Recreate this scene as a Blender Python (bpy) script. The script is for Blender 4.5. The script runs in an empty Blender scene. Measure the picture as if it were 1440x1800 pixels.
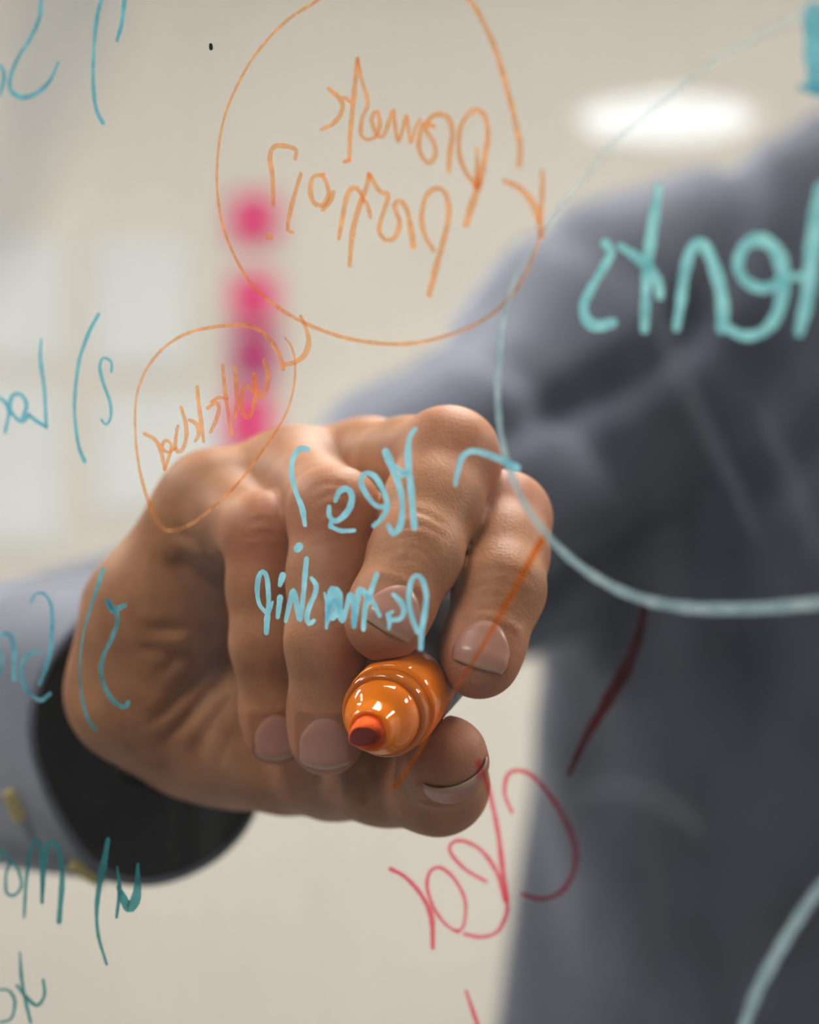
import bpy, bmesh, math
import numpy as np
from mathutils import Vector, Matrix

# ------------------------------------------------------------------ camera, world, exposure
H = 1.30                       # camera height
FOC = 4364.0                   # focal length in pixels of the 1440x1800 frame
K = 1.0 / FOC
scn = bpy.context.scene
col = scn.collection
cam_d = bpy.data.cameras.new('camera'); cam = bpy.data.objects.new('camera', cam_d); col.objects.link(cam)
cam.location = (0, 0, H); cam.rotation_euler = (math.radians(90), 0, 0)
cam_d.sensor_fit = 'VERTICAL'; cam_d.sensor_height = 36.0; cam_d.sensor_width = 28.8
cam_d.lens = 36.0 * FOC / 1800.0
cam_d.clip_start = 0.02; cam_d.clip_end = 50
cam_d.dof.use_dof = True; cam_d.dof.focus_distance = 0.486
cam_d.dof.aperture_fstop = 9.0; cam_d.dof.aperture_blades = 0
scn.camera = cam
w = bpy.data.worlds.new('world'); scn.world = w; w.use_nodes = True
w.node_tree.nodes['Background'].inputs[0].default_value = (0.85, 0.92, 1.0, 1)
w.node_tree.nodes['Background'].inputs[1].default_value = 0.15
scn.view_settings.view_transform = 'Standard'; scn.view_settings.look = 'None'
scn.view_settings.gamma = 1.0; scn.view_settings.use_curve_mapping = False
scn.view_settings.exposure = 1.50
PANEL_EMIT = 11.0
scn.cycles.max_bounces = 8; scn.cycles.diffuse_bounces = 3; scn.cycles.glossy_bounces = 3; scn.cycles.transparent_max_bounces = 12

def P(px, py, y):              # point seen at pixel (px, py) at depth y
    return np.array([(px - 720) * K * y, y, H - (py - 900) * K * y])

# ------------------------------------------------------------------ materials
def mat(name, color=(.8, .8, .8), rough=.5, **kw):
    m = bpy.data.materials.new(name); m.use_nodes = True
    b = m.node_tree.nodes['Principled BSDF']
    b.inputs['Base Color'].default_value = (*color, 1); b.inputs['Roughness'].default_value = rough
    for k, v in kw.items():
        n = k.replace('_', ' ').title().replace('Ior', 'IOR')
        b.inputs[n].default_value = v
    return m
def nd(m, t, **kw):
    n = m.node_tree.nodes.new(t)
    for k, v in kw.items(): setattr(n, k, v)
    return n
def lk(m, a, b): m.node_tree.links.new(a, b)
def noisy(m, c1, c2, scale, detail=4, bump=0.0, bscale=None, bdist=.001, coord='Object', stretch=None):
    """two-tone noise colour plus fine bump on an existing principled material"""
    b = m.node_tree.nodes['Principled BSDF']
    tc = nd(m, 'ShaderNodeTexCoord'); src = tc.outputs[coord]
    if stretch:
        mp = nd(m, 'ShaderNodeMapping'); mp.inputs['Scale'].default_value = stretch
        lk(m, src, mp.inputs[0]); src = mp.outputs[0]
    n = nd(m, 'ShaderNodeTexNoise'); n.inputs['Scale'].default_value = scale; n.inputs['Detail'].default_value = detail
    lk(m, src, n.inputs['Vector'])
    r = nd(m, 'ShaderNodeValToRGB'); r.color_ramp.elements[0].position = .35; r.color_ramp.elements[1].position = .65
    r.color_ramp.elements[0].color = (*c1, 1); r.color_ramp.elements[1].color = (*c2, 1)
    lk(m, n.outputs['Fac'], r.inputs[0]); lk(m, r.outputs[0], b.inputs['Base Color'])
    if bump:
        n2 = nd(m, 'ShaderNodeTexNoise'); n2.inputs['Scale'].default_value = bscale or scale * 4; n2.inputs['Detail'].default_value = 3
        lk(m, src, n2.inputs['Vector'])
        bp = nd(m, 'ShaderNodeBump'); bp.inputs['Strength'].default_value = bump; bp.inputs['Distance'].default_value = bdist
        lk(m, n2.outputs['Fac'], bp.inputs['Height']); lk(m, bp.outputs[0], b.inputs['Normal'])
    return r

M = {}
M['wall'] = mat('wall_paint', (.66, .60, .50), .8); noisy(M['wall'], (.66, .622, .572), (.695, .655, .60), 3, 3, .15, 300, .0005)
M['ceil'] = mat('ceiling_paint', (.75, .73, .68), .85); noisy(M['ceil'], (.73, .71, .66), (.77, .75, .70), 4)
M['floor'] = mat('floor_carpet', (.2, .2, .2), .95); noisy(M['floor'], (.16, .165, .17), (.26, .26, .255), 180, 4, .4, 500, .002)
M['grey_wall'] = mat('grey_paint', (.16, .17, .19), .8); noisy(M['grey_wall'], (.15, .16, .18), (.18, .19, .21), 5)
M['trim'] = mat('trim_paint', (.6, .58, .54), .5)
M['alu'] = mat('aluminium', (.55, .56, .57), .3, metallic=1.0)
M['white_plastic'] = mat('white_plastic', (.8, .8, .78), .4)
def emitter(name, color, s):
    m = bpy.data.materials.new(name); m.use_nodes = True; nt = m.node_tree; nt.nodes.clear()
    e = nt.nodes.new('ShaderNodeEmission'); o = nt.nodes.new('ShaderNodeOutputMaterial')
    e.inputs[0].default_value = (*color, 1); e.inputs[1].default_value = s
    nt.links.new(e.outputs[0], o.inputs[0]); return m
M['panel'] = emitter('panel_light', (1, .955, .88), PANEL_EMIT)
M['lamp'] = emitter('lamp_diffuser', (1, .98, .95), .45)
M['pale_sheet'] = mat('pale_sheet', (.68, .70, .71), .8); noisy(M['pale_sheet'], (.68, .70, .71), (.72, .735, .74), 30)
M['pink'] = mat('pink_paper', (.80, .045, .22), .75); noisy(M['pink'], (.68, .035, .18), (.75, .05, .21), 40)
M['magenta'] = mat('magenta_paper', (.42, .02, .15), .75); noisy(M['magenta'], (.40, .02, .14), (.5, .03, .18), 40)

# ------------------------------------------------------------------ mesh helpers
def tag(o, label=None, cat=None, group=None, kind=None):
    if label: o['label'] = label
    if cat: o['category'] = cat
    if group: o['group'] = group
    if kind: o['kind'] = kind
    return o
def empty(name, loc=(0, 0, 0)):
    o = bpy.data.objects.new(name, None); o.empty_display_size = .05; o.location = loc; col.objects.link(o); return o
def mesh_obj(name, verts, faces, m, parent=None, smooth=False):
    me = bpy.data.meshes.new(name)
    if isinstance(verts, np.ndarray): verts = verts.tolist()
    if isinstance(faces, np.ndarray): faces = faces.tolist()
    me.from_pydata(verts, [], faces); me.update()
    if smooth: me.polygons.foreach_set('use_smooth', [True] * len(me.polygons))
    o = bpy.data.objects.new(name, me); col.objects.link(o)
    if m is not None: me.materials.append(m)
    if parent is not None:
        o.parent = parent; o.matrix_parent_inverse = Matrix.Translation(parent.location).inverted()
    return o
def bm_obj(name, bm, m, parent=None, smooth=False):
    me = bpy.data.meshes.new(name); bm.normal_update(); bm.to_mesh(me); bm.free()
    if smooth: me.polygons.foreach_set('use_smooth', [True] * len(me.polygons))
    o = bpy.data.objects.new(name, me); col.objects.link(o); me.materials.append(m)
    if parent is not None:
        o.parent = parent; o.matrix_parent_inverse = Matrix.Translation(parent.location).inverted()
    return o
def box(name, lo, hi, m, parent=None, bevel=0.0, rot=None, pivot=None):
    bm = bmesh.new(); bmesh.ops.create_cube(bm, size=1)
    lo, hi = Vector(lo), Vector(hi)
    for v in bm.verts: v.co = Vector([(lo[i] + hi[i]) / 2 + v.co[i] * (hi[i] - lo[i]) for i in range(3)])
    if bevel: bmesh.ops.bevel(bm, geom=bm.edges[:], offset=bevel, segments=2, affect='EDGES')
    if rot is not None: bmesh.ops.rotate(bm, verts=bm.verts, cent=pivot, matrix=rot)
    return bm_obj(name, bm, m, parent)
def lathe(profile, n=48):      # profile: list of (s, r) along +Z
    v, f = [], []
    for s, r in profile:
        for i in range(n):
            a = 2 * math.pi * i / n; v.append((r * math.cos(a), r * math.sin(a), s))
    for j in range(len(profile) - 1):
        for i in range(n):
            f.append((j*n+i, j*n+(i+1) % n, (j+1)*n+(i+1) % n, (j+1)*n+i))
    f.append(tuple(range(n))[::-1]); f.append(tuple((len(profile)-1)*n+i for i in range(n)))
    return v, f

# ------------------------------------------------------------------ the room
XL, XR, YN, YF, ZC = -3.6, 3.2, -2.6, 4.0, 2.7
def struct(name, lo, hi, m): return tag(box(name, lo, hi, m), kind='structure')
struct('floor', (XL, YN, -.1), (XR, YF, 0), M['floor'])
struct('ceiling', (XL, YN, ZC), (XR, YF, ZC + .1), M['ceil'])
struct('wall_back', (XL, YF, 0), (XR, YF + .12, ZC), M['wall'])
struct('wall_left', (XL - .12, YN, 0), (XL, YF, ZC), M['grey_wall'])
struct('wall_right', (XR, YN, 0), (XR + .12, YF, ZC), M['wall'])
struct('wall_front', (XL, YN - .12, 0), (XR, YN, ZC), M['grey_wall'])
struct('baseboard_back', (XL, YF - .015, 0), (XR, YF, .1), M['trim'])

# ceiling light panels; the last one, behind the camera, is added as unseen fill
PANELS = [(-1.6, 1.0), (.35, 1.30), (-1.6, 2.5), (.35, 2.25), (2.2, 1.0), (2.2, 2.3), (-.9, -.75)]
where = {0: 'left of the writer', 1: 'above the writer', 2: 'near the pale rectangles', 3: 'before the cream wall', 4: 'over the right side of the room', 5: 'in the far right corner', 6: 'added behind the camera as front fill'}
for i, (x, y) in enumerate(PANELS):
    t = empty('ceiling_light', (x, y, ZC)); tag(t, 'square white ceiling light panel ' + where[i], 'ceiling light', 'ceiling light panels')
    for (a, b, c, d) in ((-.31, -.31, .31, -.29), (-.31, .29, .31, .31), (-.31, -.29, -.29, .29), (.29, -.29, .31, .29)):
        box('frame_bar', (x + a, y + b, ZC - .02), (x + c, y + d, ZC), M['white_plastic'], t)
    box('diffuser', (x - .29, y - .29, ZC - .012), (x + .29, y + .29, ZC - .004), M['panel'], t)

# round pendant lamp in the background
lc = P(1172, 207, 3.5)
t = empty('pendant_lamp', (float(lc[0]), float(lc[1]), float(lc[2])))
tag(t, 'glowing white disc pendant lamp hanging above the shoulder', 'lamp')
v, f = lathe([(-.026, .02), (-.025, .06), (-.018, .095), (-.006, .122), (.002, .124)], 48)
o = mesh_obj('diffuser', [(a + lc[0], b + lc[1], c + lc[2]) for a, b, c in v], f, M['lamp'], t, True)
v, f = lathe([(.002, .124), (.010, .110), (.018, .07), (.022, .03), (.034, .008)], 48)
mesh_obj('shade_top', [(a + lc[0], b + lc[1], c + lc[2]) for a, b, c in v], f, M['lamp'], t, True)
v, f = lathe([(.034, .0015), (ZC - lc[2], .003)], 10)
mesh_obj('cord', [(a + lc[0], b + lc[1], c + lc[2]) for a, b, c in v], f, M['white_plastic'], t, True)

# sticky notes and plain pale rectangles on the far wall
def sheet(name, px0, py0, px1, py1, m, curl, y=YF - .004):
    a, b = P(px0, py0, y), P(px1, py1, y)
    nx, nz = 6, 8; vs, fs = [], []
    for j in range(nz + 1):
        for i in range(nx + 1):
            u, q = i / nx, j / nz
            vs.append((a[0] + (b[0] - a[0]) * u, y - curl * q * q, a[2] + (b[2] - a[2]) * q))
    for j in range(nz):
        for i in range(nx):
            k = j * (nx + 1) + i; fs.append((k, k + nx + 1, k + nx + 2, k + 1))
    o = mesh_obj(name, vs, fs, m); md = o.modifiers.new('s', 'SOLIDIFY'); md.thickness = .0006; md.offset = 0
    return o
NOTES = [((404, 340, 488, 428), 'pink', 'bright pink sticky note on wall, topmost of the column'),
         ((405, 478, 488, 566), 'pink', 'bright pink sticky note on wall, second from the top'),
         ((405, 580, 488, 668), 'magenta', 'dark magenta sticky note on wall, third of the column'),
         ((397, 688, 482, 792), 'pink', 'pink sticky note on wall just above the knuckles')]
for (a, b, c, d), m, lab in NOTES:
    tag(sheet('sticky_note', a, b, c, d, M[m], .01), lab, 'sticky note', 'pink sticky notes in a column')
SHEETS = [((-140, 418, 118, 640), 'pale rectangle on wall at the left picture edge, upper row'),
          ((162, 418, 332, 648), 'pale rectangle on wall left of the sticky notes, upper row'),
          ((-140, 672, 112, 960), 'pale rectangle on wall at the left picture edge, lower row'),
          ((168, 690, 392, 900), 'pale rectangle on wall above the fist, lower row')]
for (a, b, c, d), lab in SHEETS:
    tag(sheet('pale_rectangle', a, b, c, d, M['pale_sheet'], .003), lab, 'pale_sheet', 'pale rectangles on the wall')

# ------------------------------------------------------------------ the glass board
TH = math.radians(47)
GN = np.array([math.sin(TH), math.cos(TH), 0.0])          # towards the writer
GU = np.array([math.cos(TH), -math.sin(TH), 0.0])         # along the pane
Q0 = P(450, 900, 0.480)                                   # point on the writer's face of the pane
def on_glass(px, py, off=0.0):
    d = np.array([(px - 720) * K, 1.0, -(py - 900) * K])
    c = np.array([0, 0, H])
    t = np.dot(Q0 + GN * off - c, GN) / np.dot(d, GN)
    return c + d * t

gm = bpy.data.materials.new('board_glass'); gm.use_nodes = True; nt = gm.node_tree; nt.nodes.clear()
out = nd(gm, 'ShaderNodeOutputMaterial'); tr = nd(gm, 'ShaderNodeBsdfTransparent'); gl = nd(gm, 'ShaderNodeBsdfGlossy')
tr.inputs[0].default_value = (.975, .985, .98, 1); gl.inputs['Roughness'].default_value = .0
ge = nd(gm, 'ShaderNodeNewGeometry'); dt = nd(gm, 'ShaderNodeVectorMath', operation='DOT_PRODUCT')
lk(gm, ge.outputs['Normal'], dt.inputs[0]); lk(gm, ge.outputs['Incoming'], dt.inputs[1])
def mth(op, a, b=None, **kw):
    n = nd(gm, 'ShaderNodeMath', operation=op)
    for i_, q_ in enumerate((a, b)):
        if q_ is None: continue
        if isinstance(q_, (int, float)): n.inputs[i_].default_value = q_
        else: lk(gm, q_, n.inputs[i_])
    return n.outputs[0]
schlick = mth('ADD', mth('MULTIPLY', mth('POWER', mth('SUBTRACT', 1.0, mth('ABSOLUTE', dt.outputs['Value'])), 5.0), .96), .03)
mx = nd(gm, 'ShaderNodeMixShader'); lk(gm, schlick, mx.inputs[0]); lk(gm, tr.outputs[0], mx.inputs[1]); lk(gm, gl.outputs[0], mx.inputs[2])
# faint dry-wipe film
tc = nd(gm, 'ShaderNodeTexCoord'); mp = nd(gm, 'ShaderNodeMapping'); mp.inputs['Scale'].default_value = (14, 14, 2.2); mp.inputs['Rotation'].default_value = (.25, .2, 0)
lk(gm, tc.outputs['Object'], mp.inputs[0])
nz = nd(gm, 'ShaderNodeTexNoise'); nz.inputs['Scale'].default_value = 3.5; nz.inputs['Detail'].default_value = 5; lk(gm, mp.outputs[0], nz.inputs['Vector'])
rp = nd(gm, 'ShaderNodeValToRGB'); rp.color_ramp.elements[0].position = .45; rp.color_ramp.elements[0].color = (0, 0, 0, 1)
rp.color_ramp.elements[1].position = .8; rp.color_ramp.elements[1].color = (.03, .03, .03, 1); lk(gm, nz.outputs['Fac'], rp.inputs[0])
df = nd(gm, 'ShaderNodeBsdfDiffuse'); df.inputs[0].default_value = (.7, .7, .72, 1)
mx2 = nd(gm, 'ShaderNodeMixShader'); lk(gm, rp.outputs[0], mx2.inputs[0]); lk(gm, mx.outputs[0], mx2.inputs[1]); lk(gm, df.outputs[0], mx2.inputs[2])
lk(gm, mx2.outputs[0], out.inputs[0])

GT = .005; GW, GZ0, GZ1 = .75, .72, 1.92
def gpt(u, n, z): return (Q0[0] + GU[0]*u + GN[0]*n, Q0[1] + GU[1]*u + GN[1]*n, z)
def gbox(name, u0, u1, n0, n1, z0, z1, m, parent, bevel=0):
    bm = bmesh.new(); bmesh.ops.create_cube(bm, size=1)
    for v_ in bm.verts:
        v_.co = Vector(gpt((u0+u1)/2 + v_.co.x*(u1-u0), (n0+n1)/2 + v_.co.y*(n1-n0), (z0+z1)/2 + v_.co.z*(z1-z0)))
    if bevel: bmesh.ops.bevel(bm, geom=bm.edges[:], offset=bevel, segments=2, affect='EDGES')
    bmesh.ops.recalc_face_normals(bm, faces=bm.faces[:])
    return bm_obj(name, bm, m, parent)
board = empty('glass_board', gpt(0, 0, 0))
tag(board, 'clear glass writing board covered in handwritten marker notes', 'glass board')
US = .05                                                  # board centre along the pane
gbox('pane', US-GW, US+GW, -GT, 0, GZ0, GZ1, gm, board)
gbox('top_rail', US-GW-.03, US+GW+.03, -.022, .017, GZ1-.012, GZ1+.02, M['alu'], board, .003)
gbox('bottom_rail', US-GW-.03, US+GW+.03, -.022, .017, GZ0-.02, GZ0+.012, M['alu'], board, .003)
for s in (-1, 1):
    u = US + s*(GW+.015)
    gbox('upright', u-.018, u+.018, -.022, .017, .06, GZ1+.02, M['alu'], board, .003)
    gbox('foot', u-.025, u+.025, -.28, .28, .05, .085, M['alu'], board, .004)
    for q in (-.25, .25):
        v, f = lathe([(-.012, .018), (-.011, .025), (.011, .025), (.012, .018)], 24)
        rot = Matrix.Rotation(TH, 3, 'Z').inverted() @ Matrix.Rotation(math.pi/2, 3, 'Y')
        c = Vector(gpt(u, q, .025))
        mesh_obj('castor', [tuple(rot @ Vector(p) + c) for p in v], f, M['grey_wall'], board, True)

# ------------------------------------------------------------------ ink on the glass
def ink(name, color, alpha, tint, streak=.25, scale=260):
    m = bpy.data.materials.new(name); m.use_nodes = True; nt = m.node_tree; nt.nodes.clear()
    out = nd(m, 'ShaderNodeOutputMaterial')
    tr = nd(m, 'ShaderNodeBsdfTransparent'); tr.inputs[0].default_value = (*tint, 1)
    d1 = nd(m, 'ShaderNodeBsdfDiffuse'); d2 = nd(m, 'ShaderNodeBsdfTranslucent')
    tc = nd(m, 'ShaderNodeTexCoord'); n = nd(m, 'ShaderNodeTexNoise'); n.inputs['Scale'].default_value = scale; n.inputs['Detail'].default_value = 3
    lk(m, tc.outputs['Object'], n.inputs['Vector'])
    r = nd(m, 'ShaderNodeValToRGB'); r.color_ramp.elements[0].position = .35; r.color_ramp.elements[1].position = .65
    r.color_ramp.elements[0].color = (color[0]*.72, color[1]*.86, color[2]*.9, 1); r.color_ramp.elements[1].color = (*color, 1)
    lk(m, n.outputs['Fac'], r.inputs[0]); lk(m, r.outputs[0], d1.inputs[0]); lk(m, r.outputs[0], d2.inputs[0])
    ma = nd(m, 'ShaderNodeMixShader'); ma.inputs[0].default_value = .4; lk(m, d1.outputs[0], ma.inputs[1]); lk(m, d2.outputs[0], ma.inputs[2])
    mr = nd(m, 'ShaderNodeMapRange'); mr.inputs['From Min'].default_value = .3; mr.inputs['From Max'].default_value = .7
    mr.inputs['To Min'].default_value = max(0, alpha - streak); mr.inputs['To Max'].default_value = min(1, alpha + streak)
    lk(m, n.outputs['Fac'], mr.inputs['Value'])
    mb = nd(m, 'ShaderNodeMixShader'); lk(m, mr.outputs[0], mb.inputs[0]); lk(m, tr.outputs[0], mb.inputs[1]); lk(m, ma.outputs[0], mb.inputs[2])
    lk(m, mb.outputs[0], out.inputs[0]); return m
I = {}
I['cyan'] = ink('cyan_ink', (.35, .76, .92), .88, (.55, .9, .95), .10)
I['aqua'] = ink('aqua_ink', (.34, .74, .78), .86, (.55, .9, .92), .12)
I['teal'] = ink('teal_ink', (.20, .58, .70), .52, (.22, .63, .80), .2, 180)
I['deep'] = ink('deep_teal_ink', (.05, .34, .38), .70, (.25, .65, .68), .15, 180)
I['pale'] = ink('pale_teal_ink', (.45, .57, .62), .66, (.85, .92, .92), .1, 200)
I['faint'] = ink('faint_teal_ink', (.70, .80, .82), .30, (.93, .97, .97), .1, 200)
I['orange'] = ink('orange_ink', (1.0, .48, .20), .34, (1, .58, .36), .16, 220)
I['wet'] = ink('wet_orange_ink', (.80, .20, .02), .22, (.95, .38, .06), .08, 220)
I['red'] = ink('red_ink', (.70, .05, .12), .03, (.98, .22, .30), .02, 220)
I['maroon'] = ink('maroon_ink', (.30, .01, .03), .03, (.5, .03, .07), .02, 220)
I['black'] = ink('black_ink', (.01, .015, .015), .97, (.05, .05, .05), .02)

def catmull(pts, step=5.0):
    pts = [np.array(p, float) for p in pts]
    if len(pts) == 2: pts = [pts[0], (pts[0]+pts[1])/2, pts[1]]
    ext = [2*pts[0]-pts[1]] + pts + [2*pts[-1]-pts[-2]]
    outp = []
    for i in range(1, len(ext)-2):
        p0, p1, p2, p3 = ext[i-1:i+3]
        n = max(2, int(np.linalg.norm(p2[:2]-p1[:2]) / step))
        for k in range(n):
            t = k/n
            outp.append(.5*((2*p1)+(-p0+p2)*t+(2*p0-5*p1+4*p2-p3)*t*t+(-p0+3*p1-3*p2+p3)*t**3))
    outp.append(ext[-2]); return np.array(outp)
_layer = [0]
def stroke_geo(pts, width, vs, fs):
    """flat ribbon of marker ink with rounded ends; pts in photo pixels, width in pixels (number or list along the stroke)"""
    _layer[0] += 1; off = .00005 + .000004 * (_layer[0] % 60)
    ws = width if isinstance(width, (list, tuple)) else [width*.8, width, width*.95, width*.75]
    c = catmull([(x, y) for x, y in pts])
    L = np.concatenate([[0], np.cumsum(np.linalg.norm(np.diff(c, axis=0), axis=1))]); T = L / max(L[-1], 1e-6)
    W = np.interp(T, np.linspace(0, 1, len(ws)), ws) * .5
    W = W * (1 + .07*np.sin(L*.11 + pts[0][0]) + .05*np.sin(L*.31 + pts[0][1]))
    tg = np.gradient(c, axis=0); tg /= np.maximum(np.linalg.norm(tg, axis=1)[:, None], 1e-6)
    nr = np.stack([-tg[:, 1], tg[:, 0]], 1)
    # rounded caps
    cc, ww, nn = [], [], []
    for a in (80, 60, 35): cc.append(c[0]-tg[0]*W[0]*math.sin(math.radians(a))); ww.append(W[0]*math.cos(math.radians(a))); nn.append(nr[0])
    for i in range(len(c)): cc.append(c[i]); ww.append(W[i]); nn.append(nr[i])
    for a in (35, 60, 80): cc.append(c[-1]+tg[-1]*W[-1]*math.sin(math.radians(a))); ww.append(W[-1]*math.cos(math.radians(a))); nn.append(nr[-1])
    b = len(vs)
    for p, w_, n_ in zip(cc, ww, nn):
        for s in (-1, 1):
            q = p + n_*w_*s; vs.append(tuple(on_glass(q[0], q[1], off)))
    for i in range(len(cc)-1): fs.append((b+2*i, b+2*i+1, b+2*i+3, b+2*i+2))
def Z(ox, oy, s, pts): return [(ox + x/s, oy + y/s) for x, y in pts]
def writing(name, m, label, strokes):
    vs, fs = [], []; g_ = 1.0
    if m == 'cyan': g_ = 1.28 if label.startswith('short') else (1.12 if 'shoulder' not in label else 1.05)
    elif m == 'aqua': g_ = 1.12
    elif m == 'orange' and 'word' in name: g_ = 1.12
    for pts, wd in strokes: stroke_geo(pts, [q*g_ for q in wd] if isinstance(wd, list) else wd*g_, vs, fs)
    o = mesh_obj(name, vs, fs, I[m], board); tag(o, label); return o

# orange bubble and its two words
writing('drawn_circle', 'orange', 'large thin orange circle around two handwritten words', [
    ([(913,290),(914,260),(905,210),(890,150),(872,90),(850,40),(825,0),(780,-38),(700,-52),(620,-35),(555,3),(500,40),(450,95),(415,155),(392,215),(382,285),(383,345),(393,400),(415,455),(447,505),(495,545),(545,572),(600,592),(660,603),(720,604),(780,592),(840,568),(890,530),(925,480),(945,430),(950,405)],
     [10,9.5,8,7,5,4.5,5,7,7,6,5])])
writing('drawn_arrowhead', 'orange', 'orange arrowhead at the right of the large circle', [
    ([(887,318),(915,332),(938,360),(950,395),(952,417)], [9,11,12,13,12]), ([(953,300),(953,340),(950,385)], [7,9,9])])
z3 = lambda p: Z(360, 0, 2.25, p)
writing('handwritten_word', 'orange', 'upper orange mirrored word inside the large circle', [
    (z3([(490,350),(530,385),(546,420),(530,465),(500,495),(462,512)]), 8), (z3([(545,385),(562,392),(580,405)]), 7),
    (z3([(605,232),(595,330),(585,430),(575,540),(572,635)]), 8), (z3([(572,632),(553,640)]), 8),
    (z3([(605,240),(622,320),(645,410),(622,470),(618,530),(640,552),(675,540),(693,490),(680,440),(660,470),(680,530),(705,540),(730,480),(745,435),(752,490),(765,560),(785,505),(797,455),(806,505),(815,565),(832,510),(850,475)]), 7),
    (z3([(905,500),(865,490),(846,560),(858,615),(888,645),(912,612),(905,560),(875,515),(890,470),(930,452),(965,470),(980,530),(970,600),(965,675)]), [8,8,8,8,9,9,8]),
    (z3([(1075,735),(1032,680),(1006,600),(1010,510),(1045,450),(1082,436),(1110,465),(1120,540),(1105,640),(1085,730),(1060,800),(1034,888)]), [8,8,8,8,8,9,11,12,11]),
    (z3([(1076,580),(1078,650),(1076,738)]), [4,8,13])])
writing('handwritten_word', 'orange', 'lower orange mirrored word with question mark inside the large circle', [
    (z3([(358,628),(360,592),(320,578),(275,580),(258,620),(268,700),(270,812)]), 8), (z3([(253,934),(259,938)]), 11),
    (z3([(380,688),(355,770),(335,850),(328,908),(348,918)]), 7.5),
    (z3([(470,690),(430,700),(418,750),(430,800),(465,812),(490,770),(478,715),(462,692)]), 8), (z3([(508,760),(492,800),(465,830)]), 9),
    (z3([(530,945),(545,860),(565,770),(590,742),(615,760),(625,785),(645,815),(655,860)]), 8),
    (z3([(652,690),(640,740),(610,820),(585,920),(573,1050)]), 9),
    (z3([(650,690),(690,755),(725,775),(700,860),(690,915),(718,950),(755,935),(770,880),(750,812),(772,795),(800,830),(815,900),(825,975)]), [8,8,7,7,8,8,8,9,11]),
    (z3([(905,990),(870,930),(858,850),(880,770),(920,745),(955,770),(965,850),(945,950),(920,1040),(888,1165)]), [7,8,8,8,9,9,10,9])])
z8 = lambda p: Z(220, 530, 2.6667, p)
writing('drawn_circle', 'orange', 'small thin orange oval above the fist', [
    (z8([(750,172),(780,215),(797,290),(790,400),(760,510),(700,620),(630,720),(540,840),(440,940),(330,1030),(250,1068),(190,1070),(150,1030),(110,940),(70,800),(50,650),(48,500),(65,400),(110,300),(190,210),(290,150),(400,122),(520,110),(590,118),(650,150),(700,210),(730,270),(740,318)]),
     [4,4,4,5,5,6,8,8,5,4,4,5,6,7,8,7])])
writing('drawn_arrowhead', 'orange', 'orange hooked arrowhead joining the oval to the large circle', [
    (z8([(823,68),(850,130),(861,190),(842,250),(800,282),(745,298)]), [5,8,10,10,8])])
writing('handwritten_word', 'orange', 'slanting orange mirrored word inside the small oval', [
    (z8([(650,272),(670,340),(660,415),(638,447),(618,425),(605,342)]), 8), (z8([(605,342),(612,440),(592,520),(570,542),(546,505),(548,430),(568,395),(600,420)]), 8),
    (z8([(513,308),(522,400),(525,470),(514,542)]), 7.5), (z8([(458,300),(466,400),(480,500),(500,630)]), 6.5), (z8([(478,455),(440,450),(402,470)]), 6),
    (z8([(388,500),(425,472),(440,500),(425,560),(400,612)]), 7), (z8([(338,400),(345,480),(358,570),(368,657)]), 7),
    (z8([(302,555),(336,575),(345,625),(328,655)]), 7), (z8([(262,495),(285,575),(285,650),(262,702),(236,690),(240,620),(248,585)]), 7),
    (z8([(92,620),(140,648),(168,700),(185,788)]), 7), (z8([(185,788),(208,720),(216,670),(190,650),(172,682),(200,708),(236,688)]), 6)])
writing('ink_stroke', 'wet', 'fresh dark orange line drawn over the index finger', [
    ([(955,945),(930,990),(880,1080),(840,1150),(800,1212),(760,1280),(722,1345),(695,1382)], [12,12,10,8,7,4,4,8,9])])

# cyan question in front of the hand
z2 = lambda p: Z(560, 680, 3.2727, p)
zr = lambda p: Z(380, 900, 3.6, p)
writing('handwritten_word', 'cyan', 'short cyan mirrored word with question mark before the knuckles', [
    (z2([(558,240),(522,300),(516,420),(535,620),(552,812)]), [5,9,9,9,8]), (z2([(388,375),(430,480),(470,590),(482,700),(470,800),(430,845),(402,798)]), [11,10,8,8,8,9,7]),
    (z2([(432,452),(468,478),(506,500)]), [5,6,6]), (z2([(455,520),(485,505),(508,490)]), [6,7,6]),
    (z2([(318,800),(370,750),(396,680),(370,590),(320,512),(265,500),(245,555),(290,640),(340,688),(390,690)]), 8),
    (z2([(97,655),(120,602),(160,585),(192,620),(182,690),(140,748),(95,772),(62,742),(62,690)]), [6,8,9,9,8,7,6]), (z2([(68,805),(75,770)]), 7), (z2([(75,805),(130,828),(206,826)]), [6,6,5]),
    (z8([(855,692),(820,690),(790,730),(780,800),(800,890),(830,970),(843,1047)]), [8,8,7,7,7,8,6]), (zr([(514,234),(526,218)]), [10,11])])
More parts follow.
